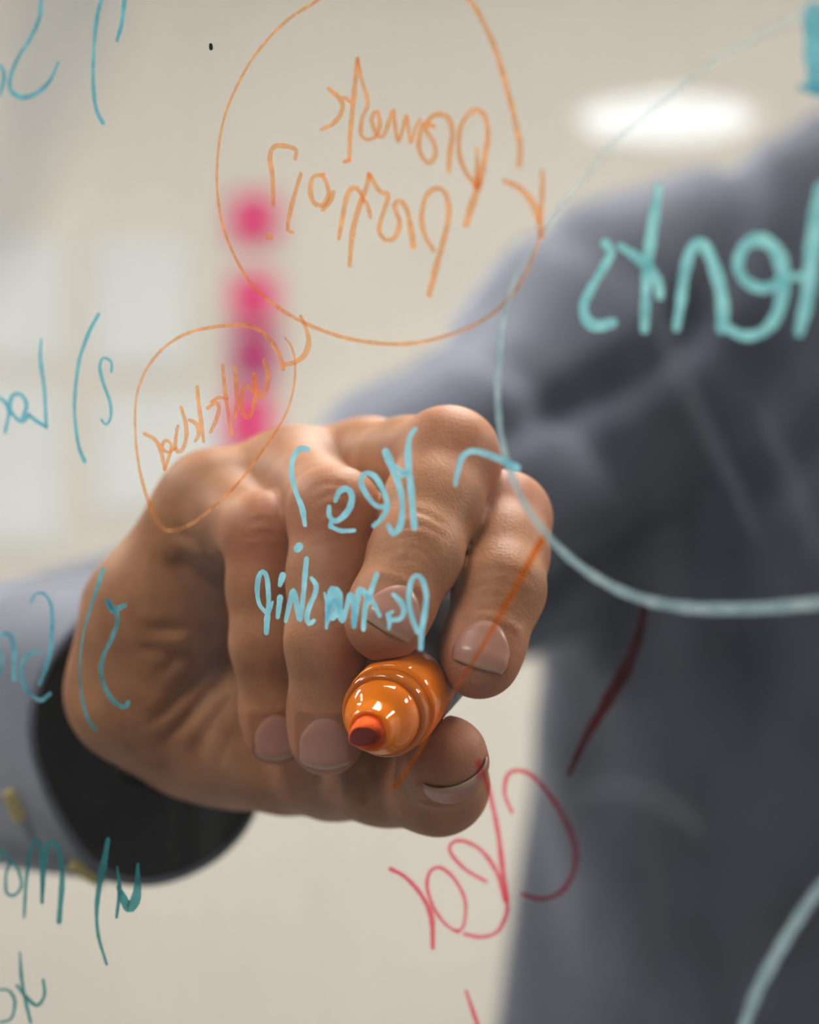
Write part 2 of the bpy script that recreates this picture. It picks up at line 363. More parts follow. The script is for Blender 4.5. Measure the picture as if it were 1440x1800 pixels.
writing('handwritten_word', 'cyan', 'long cyan mirrored word in front of the curled fingers', [
    (zr([(312,632),(274,585),(260,500),(270,410),(295,376),(320,410),(330,500),(332,600),(322,680),(318,765)]), [6,7,8,8,8,7,8,9,8]), (zr([(335,640),(358,568)]), 5),
    (zr([(422,400),(404,462)]), [10,9,7]), (zr([(405,542),(390,665)]), [9,9,7]),
    (zr([(440,692),(470,560),(488,497),(510,590),(530,684),(548,560),(560,430),(572,295)]), [6,8,9,8,7,8,8,8]),
    (zr([(602,418),(632,460),(625,520),(590,600),(574,665),(588,708),(618,688)]), [6,8,8,8,8,7]),
    (zr([(686,512),(706,600),(698,735)]), [4,8,5]), (zr([(704,690),(722,580),(738,492),(775,520),(772,620),(738,672)]), [9,12,14,12,9]), (zr([(720,640),(745,560),(780,600),(798,690),(830,590),(850,520),(872,600),(872,725)]), [8,10,9,8,8,8,9,7]),
    (zr([(872,720),(888,600),(910,492),(950,525),(1000,585),(1034,655)]), [7,9,10,9,8,6]), (zr([(1017,395),(980,500),(945,600),(932,742)]), [8,9,9,7]),
    (z2([(430,1195),(475,1240),(492,1290),(470,1335),(420,1340)]), [6,9,9,8,6]), (z2([(400,1310),(410,1345),(405,1392)]), [8,9,4]), (z2([(400,1310),(428,1292)]), 6),
    (z2([(572,1415),(540,1330),(520,1230),(530,1130),(562,1086),(598,1112),(620,1200),(612,1290),(595,1400),(588,1505)]), [7,8,8,8,8,8,9,9,8])])
writing('drawn_arrowhead', 'cyan', 'cyan hooked arrowhead over the middle finger', [
    (z2([(788,565),(800,490),(828,405),(880,370),(960,385),(1060,425),(1140,465)]), [6,8,9,9,9,10,11])])
writing('drawn_circle', 'pale', 'wide pale teal circle sweeping in front of the shirt', [
    ([(905,490),(885,560),(876,640),(876,720),(888,800),(920,880),(970,950),(1040,1010),(1120,1050),(1210,1068),(1300,1070),(1380,1066),(1450,1058),(1520,1045)], [7,11,12,13,15,19,22,22,21])])
writing('drawn_circle', 'faint', 'faint upper continuation of the teal circle over the wall', [
    ([(1520,-10),(1440,12),(1400,30),(1250,112),(1100,232),(1020,322),(960,402),(905,490)], [16,15,13,11,8])])
writing('drawn_circle', 'pale', 'pale teal curve at the lower right corner', [
    ([(1300,1830),(1330,1745),(1370,1670),(1420,1590),(1475,1520)], 24)])
zl = lambda p: Z(980, 300, 3.13, p)
writing('handwritten_word', 'aqua', 'large blurred cyan mirrored word across the shoulder', [
    (zl([(265,400),(295,452),(250,540),(190,640),(145,740),(160,820),(220,855),(300,838)]), [15,13,13,14,16,18,18]),
    (zl([(560,90),(540,200),(510,400),(490,600),(480,875)]), [10,18,17,15,15]), (zl([(345,415),(430,470),(500,530),(550,610),(565,690)]), [11,15,17,16,14]),
    (zl([(655,865),(680,720),(700,560),(740,430),(790,402),(840,470),(890,620),(910,760),(905,865)]), [13,16,17,18,19,20,20,19]),
    (zl([(915,840),(960,880),(1040,910),(1140,880),(1210,790),(1240,650),(1230,500),(1170,402),(1090,380),(1020,430),(995,530),(1040,610),(1130,648),(1215,620)]), [14,16,17,20,22,24,22,19,17,17,17]),
    (zl([(1240,590),(1365,578)]), 12), (zl([(1465,110),(1425,300),(1398,500),(1375,700),(1330,890)]), [30,28,24,22,16])])
writing('handwritten_letter', 'teal', 'blurred teal letter cut by the upper right corner', [
    ([(1432,22),(1436,90),(1438,150)], [40,44,40]), ([(1408,154),(1440,158),(1480,156)], 14)])

# list at the left
z4 = lambda p: Z(0, 0, 2.25, p)
z5 = lambda p: Z(0, 900, 2.0, p)
writing('handwritten_line', 'teal', 'first teal list entry at the upper left', [
    (z4([(166,-30),(155,70),(120,150),(70,230),(40,310),(45,362),(90,385),(150,365),(200,315),(230,247)]), [6,7,7,6,6,7,9,8,6,5]), (z4([(-20,250),(8,270),(16,310),(0,375)]), 7),
    (z4([(412,-30),(385,60),(372,180),(368,320),(380,430),(408,488)]), [7,7,6,6,7,7]), (z4([(495,-30),(482,90),(463,160)]), [8,8,6])])
writing('handwritten_line', 'teal', 'second teal list entry left of the small oval', [
    (z4([(440,1470),(440,1432),(410,1415),(395,1450),(410,1520),(435,1590),(438,1650),(420,1680),(402,1660)]), 6), (z4([(390,1243),(350,1320),(315,1420),(298,1540),(295,1640),(310,1760),(335,1825)]), [7,7,6,6,6,7]),
    (z4([(163,1340),(160,1420),(175,1540),(183,1690)]), [4,7,6,6]), (z4([(183,1690),(145,1665),(110,1640)]), 7), (z4([(115,1640),(85,1668),(42,1625),(45,1572),(78,1558),(105,1600),(85,1665)]), 8), (z4([(-15,1570),(15,1585),(35,1630),(20,1710)]), 7)])
writing('handwritten_line', 'teal', 'third teal list entry in front of the palm', [
    (z5([(438,328),(395,345),(376,308),(400,348)]), [9,10,8,6]), (z5([(378,312),(405,350),(415,380),(395,440),(362,510),(355,570),(375,630),(410,675),(440,685),(450,670)]), [7,9,8,8,8,8,8,9,9]),
    (z5([(362,200),(335,290),(300,400),(284,500),(280,580),(290,660),(310,730),(338,765)]), [8,7,5,4,4,5,6,7]),
    (z5([(108,320),(122,292),(150,285),(180,330),(182,430),(170,520),(140,605)]), [4,5,7,8,9,9,7]), (z5([(138,492),(100,500),(75,550),(90,620),(140,662),(175,640)]), [6,8,8,8,8,7]), (z5([(-10,590),(8,520),(-5,470)]), 6), (z5([(-5,435),(28,428),(48,470),(50,590)]), [8,9,9,7])])
writing('handwritten_line', 'deep', 'fourth dark teal list entry below the black cuff', [
    (z5([(380,1150),(366,1230),(350,1310),(340,1400),(346,1490),(375,1590)]), [7,13,10,7,6,5]),
    (z5([(412,1248),(420,1330),(410,1425)]), [4,8,5]), (z5([(416,1320),(452,1388),(480,1350),(485,1238)]), [7,21,13,5]),
    (z5([(85,1425),(92,1300),(108,1185),(128,1152),(144,1190),(148,1372)]), [5,6,7,7,7,6]), (z5([(148,1372),(160,1210),(180,1160),(205,1185),(218,1280),(208,1440)]), [5,7,8,9,10,9]),
    (z5([(42,1225),(22,1270),(24,1340),(55,1345),(76,1310),(62,1255),(35,1225),(10,1190),(0,1230)]), 6)])
writing('handwritten_line', 'deep', 'fifth dark teal word at the lower left corner', [
    (z5([(70,1548),(76,1640),(90,1720),(108,1795)]), [4,7,6,6]), (z5([(152,1645),(156,1700),(130,1735),(92,1705),(60,1665)]), [5,6,7,7,6]), (z5([(-5,1680),(30,1682),(52,1720),(40,1780),(0,1795)]), 6)])
# red word
z7 = lambda p: Z(640, 1000, 1.8, p)
writing('ink_stroke', 'maroon', 'thick dark red slash in front of the shirt', [
    (z7([(886,118),(872,200),(832,310),(770,420),(700,540),(650,650)]), [12,19,24,21,12,9])])
writing('handwritten_word', 'red', 'red mirrored word below the thumb', [
    (z7([(468,770),(445,710),(455,652),(490,638),(540,660),(600,730),(650,820),(672,900),(660,970),(620,1025),(560,1045),(505,1030)]), [6,7,8,8,9,9,10,9,9,8,8]),
    (z7([(366,610),(400,720),(425,840),(440,960),(455,1060),(448,1105),(420,1150),(370,1165),(318,1155)]), [10,9,8,9,11,10,8,7,7]), (z7([(362,615),(362,665)]), [9,6]),
    (z7([(387,990),(320,950),(275,900),(276,870),(310,860),(370,890),(420,960),(448,1050)]), [6,7,7,7,7,8,8,9]),
    (z7([(300,1150),(262,1128),(225,1080),(200,1010),(208,960),(240,945),(285,980),(320,1050),(315,1130),(290,1147)]), 7), (z7([(85,950),(130,975),(180,1030),(213,1100),(218,1200)]), [8,8,9,11,7])])
writing('ink_stroke', 'red', 'short red stroke at the bottom edge', [(z7([(323,1335),(345,1400),(362,1450)]), [5,8,8])])
# thin grey film: a soft corner patch and streaks of wiped-off ink
sm = bpy.data.materials.new('grey_film'); sm.use_nodes = True; sm.node_tree.nodes.clear()
o_ = nd(sm, 'ShaderNodeOutputMaterial'); t_ = nd(sm, 'ShaderNodeBsdfTransparent'); d_ = nd(sm, 'ShaderNodeBsdfDiffuse'); d_.inputs[0].default_value = (.42, .46, .52, 1)
a_ = nd(sm, 'ShaderNodeAttribute', attribute_name='film'); x_ = nd(sm, 'ShaderNodeMixShader')
lk(sm, a_.outputs['Fac'], x_.inputs[0]); lk(sm, t_.outputs[0], x_.inputs[1]); lk(sm, d_.outputs[0], x_.inputs[2]); lk(sm, x_.outputs[0], o_.inputs[0])
def smear(pts, ws, alpha, label):
    c = catmull(pts, 14); n = 13; vs, fs, al = [], [], []
    T = np.linspace(0, 1, len(c)); W = np.interp(T, np.linspace(0, 1, len(ws)), ws)
    tg = np.gradient(c, axis=0); tg /= np.linalg.norm(tg, axis=1)[:, None]
    for i in range(len(c)):
        for k in range(n):
            q = (k/(n-1))*2-1; p = c[i] + np.array([-tg[i, 1], tg[i, 0]])*q*W[i]*.5
            vs.append(tuple(on_glass(p[0], p[1], .00036))); al.append(alpha*(1-q*q)**2*min(1, T[i]*5, (1-T[i])*5)*(1+.05*math.sin(k*1.1+i*.3)))
    for i in range(len(c)-1):
        for k in range(n-1): b_ = i*n+k; fs.append((b_, b_+1, b_+n+1, b_+n))
    o = mesh_obj('film_patch', vs, fs, sm, board); tag(o, label)
    at_ = o.data.attributes.new('film', 'FLOAT', 'POINT'); at_.data.foreach_set('value', np.array(al, np.float32))
smear([(170,-160),(110,40),(60,190),(10,360),(-60,560)], [330,330,300,220,150], .34, 'soft grey film at the upper left corner')
smear([(1120,480),(1190,640),(1260,790),(1350,980)], [50,70,60,40], .10, 'faint wiped streak in front of the chest')
smear([(1330,700),(1400,860),(1450,1000)], [40,70,60], .09, 'faint wiped streak at the right edge')
smear([(990,1420),(1080,1380),(1180,1420),(1260,1480)], [60,90,80,50], .09, 'faint wiped patch beside the red slash')
writing('ink_dot', 'black', 'tiny black ink dot at the top', [([(370.5,79),(371,85)], [6.5,7])])


# ------------------------------------------------------------------ implicit-surface modelling tools
def smin(a, b, k):
    h = np.maximum(k - np.abs(a - b), 0) / k
    return np.minimum(a, b) - h*h*k*.25
class Cone:                    # capsule with two radii, optionally flattened along one direction
    def __init__(s, a, b, ra, rb, flat=None, fs=1.0):
        s.a, s.b, s.ra, s.rb = np.asarray(a, np.float32), np.asarray(b, np.float32), ra, rb
        s.flat = None if flat is None else np.asarray(flat, np.float32); s.fs = fs
    def __call__(s, p):
        ab = s.b - s.a; t = np.clip(((p - s.a) @ ab) / max(float(ab @ ab), 1e-12), 0, 1)
        q = p - s.a - t[..., None]*ab
        if s.flat is not None: q = q + (s.fs-1)*(q @ s.flat)[..., None]*s.flat
        return np.sqrt((q*q).sum(-1)) - (s.ra + (s.rb - s.ra)*t)
def Ball(c, r): return Cone(c, np.asarray(c)+1e-5, r, r)
class Ell:                     # ellipsoid with its own axes
    def __init__(s, c, ax, r): s.c = np.asarray(c, np.float32); s.ax = np.asarray(ax, np.float32); s.r = np.asarray(r, np.float32)
    def __call__(s, p):
        q = (p - s.c) @ s.ax.T / s.r
        return (np.sqrt((q*q).sum(-1)) - 1) * s.r.min()
def union(prims, k):
    def fn(p):
        d = None
        for f in prims: d = f(p) if d is None else smin(d, f(p), k)
        return d
    return fn
def surface_nets(fn, lo, hi, h):
    lo = np.asarray(lo, np.float32); n = np.ceil((np.asarray(hi) - lo) / h).astype(int) + 1
    xs = [lo[i] + h*np.arange(n[i], dtype=np.float32) for i in range(3)]
    F = np.empty(n, np.float32)
    for i0 in range(0, n[0], 16):
        g = np.stack(np.meshgrid(xs[0][i0:i0+16], xs[1], xs[2], indexing='ij'), -1)
        F[i0:i0+16] = fn(g)
    S = F < 0
    c8 = [S[i:n[0]-1+i, j:n[1]-1+j, k:n[2]-1+k] for i in (0,1) for j in (0,1) for k in (0,1)]
    cnt = sum(c.astype(np.int8) for c in c8); act = (cnt > 0) & (cnt < 8)
    idx = np.full(act.shape, -1, np.int64); ijk = np.argwhere(act); idx[act] = np.arange(len(ijk))
    acc = np.zeros((len(ijk), 3)); num = np.zeros(len(ijk))
    for ax in range(3):
        o = [0, 1, 2]; o.remove(ax)
        for d1 in (0, 1):
            for d2 in (0, 1):
                a = np.zeros(3, int); a[o[0]], a[o[1]] = d1, d2; b = a.copy(); b[ax] = 1
                fa = F[tuple((ijk + a).T)]; fb = F[tuple((ijk + b).T)]
                m = (fa < 0) != (fb < 0); t = np.where(m, fa / np.where(m, fa - fb, 1), 0)
                pos = a + (b - a)*t[:, None]; acc[m] += pos[m]; num[m] += 1
    V = lo + h*(ijk + acc/num[:, None])
    quads = []
    for ax in range(3):
        o = [0, 1, 2]; o.remove(ax)
        sl0 = [slice(None)]*3; sl1 = [slice(None)]*3; sl0[ax] = slice(0, -1); sl1[ax] = slice(1, None)
        A, B = S[tuple(sl0)], S[tuple(sl1)]
        e = np.argwhere(A != B)
        ok = np.ones(len(e), bool)
        for q in o: ok &= (e[:, q] > 0) & (e[:, q] < n[q]-1)
        e = e[ok]; flip = A[tuple(e.T)]
        u = np.zeros(3, int); u[o[0]] = 1; v = np.zeros(3, int); v[o[1]] = 1
        ids = [idx[tuple((e - d).T)] for d in (u+v, v, 0*u, u)]
        q = np.stack(ids, 1)
        rev = flip if ax != 1 else ~flip
        q[~rev] = q[~rev][:, ::-1]; quads.append(q)
    return V, np.concatenate(quads)
def grad(fn, V, e=2e-4):
    V = V.astype(np.float32); g = np.empty(V.shape)
    for i in range(3):
        d = np.zeros(3, np.float32); d[i] = e; g[:, i] = (fn(V+d) - fn(V-d)) / (2*e)
    return g
def project(fn, V, it=2, e=2e-4, lim=.001):
    for _ in range(it):
        d = fn(V.astype(np.float32)); g = grad(fn, V, e); g2 = np.maximum((g*g).sum(1), .4)
        V = V - np.clip(d/g2, -lim, lim)[:, None]*g
    return V
def unit(v): v = np.asarray(v, float); return v/np.linalg.norm(v)

# ------------------------------------------------------------------ marker pen
PA = unit((-.255, -.945, -.20))                           # direction of the nib
collar = P(683, 1249, .487)
tip = collar + PA*.0195                                   # nib end
PZ = PA; PX = unit(np.cross((0, 0, 1), PZ)); PY = np.cross(PZ, PX)
def pen_pts(v): return [tuple(tip + PX*a + PY*b - PZ*s) for a, b, s in v]
def pen_lathe(name, prof, m, parent, n=64):
    v, f = lathe([(s*.001, r*.001) for s, r in prof], n)
    o = mesh_obj(name, pen_pts(v), f, m, parent, True); return o
M['pen_orange'] = mat('orange_plastic', (.88, .20, .0), .07, ior=1.45)
M['pen_amber'] = mat('amber_plastic', (.56, .125, .0), .06, ior=1.5)
M['nib_face'] = mat('inky_felt', (.30, .016, .002), .6)
M['nib'] = mat('orange_felt', (1.0, .12, .005), .7, specular_ior_level=.2); noisy(M['nib'], (.9, .085, .002), (1.0, .13, .004), 900, 3, .3, 2500, .0003)
M['pen_body'] = mat('silver_barrel', (.27, .28, .31), .4, specular_ior_level=.3)
M['print'] = mat('barrel_print', (.12, .13, .16), .5)
pen = empty('marker_pen', tuple(float(q) for q in tip))
tag(pen, 'orange marker pen with chisel nib held in the fist', 'marker')
# chisel nib
v, f = [], []
prof = [(0, 2.3), (.25, 2.6), (3, 3.0), (8, 3.3)]; n = 40
for j, (s_, r_) in enumerate(prof):
    for i in range(n):
        a = 2*math.pi*i/n; x, y = r_*math.cos(a), r_*math.sin(a)
        cut = (3.0*max(0, (.45 + (.75*x - .66*y)/2.6)) if j < 2 else 0)
        v.append((x*.001, y*.001, (s_ + cut)*.001))
for j in range(len(prof)-1):
    for i in range(n): f.append((j*n+i, (j+1)*n+i, (j+1)*n+(i+1) % n, j*n+(i+1) % n))
nib = mesh_obj('nib', pen_pts(v), f, M['nib'], pen, True)
mesh_obj('nib_face', pen_pts([(a, b_, c - .00003) for a, b_, c in v[:n]]), [tuple(range(n))], M['nib_face'], nib)
pen_lathe('nib_holder', [(5.4, 3.35), (5.0, 3.7), (5.2, 4.1), (6.0, 4.4), (9.0, 4.9), (9.8, 5.3), (11.0, 6.3), (12.6, 7.05), (14.2, 7.4), (15.6, 7.5)], M['pen_orange'], pen)
pen_lathe('collar', [(15.5, 7.3), (15.4, 7.6), (15.5, 8.0), (15.9, 8.4), (16.8, 8.7), (18.4, 8.8), (19.2, 8.65), (19.6, 8.2), (21.0, 8.2)], M['pen_amber'], pen)
pen_lathe('orange_sleeve', [(20.8, 7.9), (20.9, 8.8), (21.4, 9.15), (33.6, 9.2), (34.0, 9.0), (34.1, 7.9)], M['pen_orange'], pen)
pen_lathe('barrel', [(33.9, 7.9), (34.0, 8.9), (34.5, 9.05), (120, 8.9), (124, 8.6), (125, 7.6), (125.2, 4)], M['pen_body'], pen)
vs, fs = [], []
for q0, q1, a0 in ((38, 44, .1), (46, 58, .1), (60, 70, .1), (40, 66, .55)):        # printed bars round the barrel
    b_ = len(vs)
    for i in range(7):
        a = -a0 - .05*i
        for s_ in (q0, q1): vs.append((.00912*math.cos(a), .00912*math.sin(a), s_*.001))
    for i in range(6): fs.append((b_+2*i, b_+2*i+1, b_+2*i+3, b_+2*i+2))
mesh_obj('barrel_print', pen_pts(vs), fs, M['print'], pen)
def pen_sdf(p):
    q = p - tip.astype(np.float32); s = -(q @ PZ.astype(np.float32)); r = np.sqrt(np.maximum((q*q).sum(-1) - s*s, 1e-12))
    return np.maximum(np.maximum(r - .0092, .0150 - s), s - .125)

# ------------------------------------------------------------------ the hand
MM = .001
FING = {   # joints as (px, py, depth, radius mm): knuckle, middle joint, end joint, tip
 'pinky':  [(378, 897, .561, 11.0), (466, 940, .530, 8.4), (468, 1130, .525, 7.1), (486, 1290, .529, 6.8)],
 'ring':   [(515, 845, .560, 11.2), (590, 905, .515, 9.3), (573, 1125, .506, 7.8), (574, 1299, .511, 7.6)],
 'middle': [(650, 832, .565, 11.5), (788, 808, .522, 10.5), (730, 975, .502, 8.9), (677, 1093, .4925, 8.1)],
 'index':  [(772, 892, .570, 11.0), (886, 912, .529, 9.5), (878, 1036, .508, 8.9), (842, 1159, .499, 8.1)],
 'thumb':  [(430, 1275, .578, 15.0), (585, 1345, .547, 11.5), (772, 1383, .516, 9.8), (783, 1332, .4985, 8.5)]}
NAILD = {'pinky': (.05, -1, .05), 'ring': (.0, -1, .0), 'middle': (.33, -.88, .33), 'index': (.05, -.93, .25), 'thumb': (.42, -.32, -.85)}
J = {k: [P(a, b, c) for a, b, c, r in v] for k, v in FING.items()}
R = {k: [r*MM for *_, r in v] for k, v in FING.items()}
chains, prox, DOR = {}, [], {}
for k in FING:
    j, r = J[k], R[k]
    ax = unit(j[3]-j[2]); d = np.array(NAILD[k], float); d = unit(d - ax*np.dot(d, ax)); DOR[k] = d
    prs = []
    if k != 'thumb':
        m01 = (j[0]*.5+j[1]*.5); rm = (r[0]+r[1])*.5*(.86 if k in ('ring', 'pinky') else .92)
        a = [Cone(j[0], m01, r[0], rm), Cone(m01, j[1], rm, r[1])]
    else:
        m01 = j[0]*.5+j[1]*.5
        a = [Cone(j[0], m01, r[0], r[0]*.45+r[1]*.6), Cone(m01, j[1], r[0]*.45+r[1]*.6, r[1])]
    prox += a
    m12 = (j[1]+j[2])*.5; rm = (r[1]+r[2])*.5*{'index': 1.01, 'thumb': .955}.get(k, .985)
    prs = a + [Cone(j[1], m12, r[1], rm), Cone(m12, j[2], rm, r[2]), Cone(j[2], j[3], r[2]*.98, r[3], d, 1.07)]
    # pulp of the fingertip
    prs.append(Ball(j[3]*.75+j[2]*.25 - d*r[3]*.22, r[3]*.93))
    chains[k] = union(prs, .004)
wr = P(330, 1185, .606); el = P(-250, 1318, .835)
fdir = unit(el - wr)
palm_pr = [
    Cone(P(378, 897, .556), P(268, 1080, .567), .0112, .0135), Cone(P(268, 1080, .567), P(243, 1215, .574), .0135, .0142),
    Cone(P(243, 1215, .574), P(330, 1285, .583), .0142, .0140),
    Cone(P(378, 897, .560), wr, .0110, .018), Cone(P(515, 845, .563), wr, .0115, .019), Cone(P(650, 832, .568), wr, .0118, .019), Cone(P(772, 892, .574), wr, .0115, .018),
    Cone(P(430, 1275, .580), wr, .0150, .018), Cone(P(430, 1275, .578), P(560, 1250, .575), .0145, .012),
    Cone(P(585, 1345, .552), P(700, 1050, .588), .0100, .0095), Cone(P(450, 1080, .584), P(560, 1000, .584), .0150, .0140),
    Cone(P(360, 1270, .582), P(500, 1325, .566), .0130, .0125),
    Cone(wr, wr + fdir*.05, .0195, .0205), Cone(wr + fdir*.05, el, .0205, .034)]
palm0 = union(palm_pr, .010)
base_prox = [union(prox[2*i:2*i+2], .004) for i in range(5)]
def hand_sdf(p):
    p0 = palm0(p); d = p0
    for f_ in base_prox: d = smin(d, smin(p0, f_(p), .0060), .0009)
    for k in FING: d = smin(d, chains[k](p), .0007)
    return np.maximum(d, -(pen_sdf(p) - .0002))
wrist_cut = wr + fdir*.075
lo, hi = P(110, 1480, .64), P(975, 690, .64)
HV, HF = surface_nets(hand_sdf, (lo[0]-.012, .478, lo[2]-.004), (hi[0]+.004, .668, hi[2]+.006), .00095)
HV = project(hand_sdf, HV, 2, 1.5e-4, .0004)
HN = grad(hand_sdf, HV, 4e-4); HN /= np.maximum(np.linalg.norm(HN, axis=1)[:, None], 1e-6)

# sculpted creases: polylines traced on the visible skin, pressed in where the skin faces the viewer
def pix(V): return np.stack([720 + V[:, 0]/(K*V[:, 1]), 900 - (V[:, 2]-H)/(K*V[:, 1])], 1)
HP = pix(HV); disp = np.zeros(len(HV)); facing = np.clip(-HN[:, 1]*1.5, 0, 1)
red = np.zeros(len(HV))
def crease(pts, w_px, depth, zr, ridge=.25):
    c = catmull(pts, 6); m = (HV[:, 1] > zr[0]) & (HV[:, 1] < zr[1]) & (facing > 0)
    m &= (HP[:, 0] > c[:, 0].min()-40) & (HP[:, 0] < c[:, 0].max()+40) & (HP[:, 1] > c[:, 1].min()-40) & (HP[:, 1] < c[:, 1].max()+40)
    ii = np.where(m)[0]
    if not len(ii): return
    D = np.linalg.norm(HP[ii][:, None, :] - c[None], axis=2); k = D.argmin(1); d = D[np.arange(len(ii)), k]
    t = k/max(1, len(c)-1); fade = np.clip(np.minimum(t, 1-t)*5, 0, 1)*.85+.15
    disp[ii] += depth*MM*fade*facing[ii]*(-np.exp(-(d/w_px)**2) + ridge*np.exp(-((d-2.2*w_px)/(1.3*w_px))**2))
FR = (.49, .545)
# wrinkles over the end joints of middle and index finger
for pts in ([(672,958),(705,945),(742,950),(778,985)], [(668,975),(700,962),(738,966),(772,1002)], [(682,940),(715,925),(755,928),(792,952)], [(690,990),(725,982),(755,1000)], [(700,905),(740,900),(785,925)]):
    crease(pts, 4.5, .32, FR, .12)
for pts in ([(815,1040),(850,1028),(890,1032),(935,1050)], [(822,1058),(858,1046),(900,1050),(932,1066)], [(830,1010),(868,1000),(915,1008),(945,1020)], [(835,1075),(865,1068),(905,1075)]):
    crease(pts, 4.5, .28, FR, .12)
for pts in ([(530,1124),(565,1118),(610,1122)], [(535,1138),(568,1133),(610,1138)], [(540,962),(590,952),(640,962)]):
    crease(pts, 4, .2, FR, .08)
for pts in ([(428,1146),(450,1133),(500,1130)], [(436,1158),(455,1148),(498,1145)], [(425,968),(460,962),(500,968)]):
    crease(pts, 4, .2, FR, .08)
for pts in ([(545,868),(575,850),(615,860)], [(550,885),(585,868),(630,885)], [(555,905),(590,895),(640,905)]): crease(pts, 6, .35, FR)
for pts in ([(430,925),(465,915),(490,925)], [(425,945),(465,938),(500,948)]): crease(pts, 5, .3, FR)
# palm folds below the little finger and on the heel
PR = (.535, .62)
for pts, w_, d_ in (([(285,985),(330,1005),(370,1020),(405,1030)], 13, 1.6), ([(300,960),(340,990),(400,1010)], 8, .6), ([(250,1105),(310,1105),(360,1095),(405,1075)], 9, .8), ([(235,1140),(300,1145),(350,1150)], 7, .5),
    ([(405,1120),(350,1175),(300,1235),(262,1275)], 9, 1.3), ([(412,1165),(370,1215),(325,1265),(285,1305)], 8, 1.1), ([(415,1215),(385,1255),(355,1300),(345,1340)], 8, 1.2), ([(400,1090),(340,1130),(280,1185)], 8, .7), ([(420,1260),(395,1310),(380,1350)], 7, .7),
    ([(590,1365),(588,1390),(592,1425)], 7, .9), ([(640,1345),(634,1380),(640,1415)], 7, .6), ([(660,1345),(662,1380)], 6, .4), ([(310,930),(350,960),(375,1000)], 8, .6)):
    crease(pts, w_*1.3, d_*1.35, PR if pts[0][0] < 560 else (.50, .6))

# nails: shallow bed in the skin plus a curved plate of their own
NAIL = {   # start / end along the axis from the tip centre (mm), half angle
 'pinky': (-6.4, 4.0, 46), 'ring': (-7.3, 4.2, 47), 'middle': (-5.2, 5.6, 47), 'index': (-5.2, 5.4, 47), 'thumb': (-5.0, 4.2, 60)}
nails = {}
def ray_r(fn, o, dirs, r0):
    a, b = np.zeros(len(dirs)), np.full(len(dirs), r0*2.2)
    for _ in range(26):
        m = (a+b)/2; s = fn((o + dirs*m[:, None]).astype(np.float32)) < 0; a = np.where(s, m, a); b = np.where(s, b, m)
    return (a+b)/2
for k, (s0, s1, ph) in NAIL.items():
    j, r = J[k], R[k]; ax = unit(j[3]-j[2]); d = DOR[k]; lat = np.cross(ax, d)
    nu, nv = 18, 17; us = np.linspace(0, 1, nu); vs_ = np.linspace(-1, 1, nv); ph = math.radians(ph)
    dirs = np.array([d*math.cos(q*ph)+lat*math.sin(q*ph) for q in vs_])
    ra = ray_r(chains[k], j[3]+ax*s0*MM, dirs, r[3]); rb = ray_r(chains[k], j[3]+ax*.6*MM, dirs, r[3])
    G = np.zeros((nu, nv, 3)); fr_ = np.zeros((nu, nv))
    for iu, u in enumerate(us):
        # rounded base and gently curved free edge
        for iv, q in enumerate(vs_):
            s = (s0 + (s1-s0)*u)*MM
            s += (1-u)**1.6*abs(q)**2*5.8*MM - u**3*(q*q)*1.1*MM
            t = (s/MM - s0)/(.6 - s0); rr = ra[iv] + (rb[iv]-ra[iv])*min(t, 1.0) - max(0, t-1)**2*.62*MM
            edge = max(0, 1-min(u*5, 1)); side = max(0, (abs(q)-.80)/.20)
            sf = ray_r(chains[k], j[3]+ax*s, dirs[iv:iv+1], r[3])[0] if s > .6*MM else rr
            rr = sf + min(max(rr - sf, 0), .35*MM) if s > .6*MM else rr
            off = (.30 - .12*u - .75*edge**1.5 - .62*side**1.5*(1-.5*u))*MM
            G[iu, iv] = j[3] + ax*s + dirs[iv]*(rr+off); fr_[iu, iv] = np.clip((u-.93)/.03, 0, 1)
    nails[k] = (G, fr_)
    # bed and fold in the skin
    rel = HV - j[3]; s = rel @ ax; pd = rel @ d; pl = rel @ lat
    near = (np.linalg.norm(rel, axis=1) < 14*MM) & (pd > 0)
    ang = np.arctan2(pl, pd)/ph; uu = (s/MM - s0)/(s1-s0)
    bx = np.maximum(np.abs(ang), np.abs(uu-.5)*2)
    ins = near & (bx < 1)
    disp[ins] -= .22*MM*np.clip((1-bx[ins])*6, 0, 1)
    rim = near & (uu < .8) & (bx >= .9)
    disp[rim] += .30*MM*np.exp(-((bx[rim]-1.1)/.13)**2)
HV = HV + HN*disp[:, None]
for k in FING:
    for i, (amt, rad) in ((1, (.75, 10)), (3, (.9, 9)), (2, (.25, 8))):
        red += amt*np.exp(-(np.linalg.norm(HV - J[k][i] - (DOR[k]*.004 if i == 1 else 0), axis=1)/(rad*MM))**2)
red += .25*np.clip((HV[:, 0]-P(150, 0, .57)[0])*-20, 0, 1)
red = np.clip(red, 0, 1)
gap = ((HV - Q0) @ GN).min(); print('hand to glass gap mm', gap*1000)

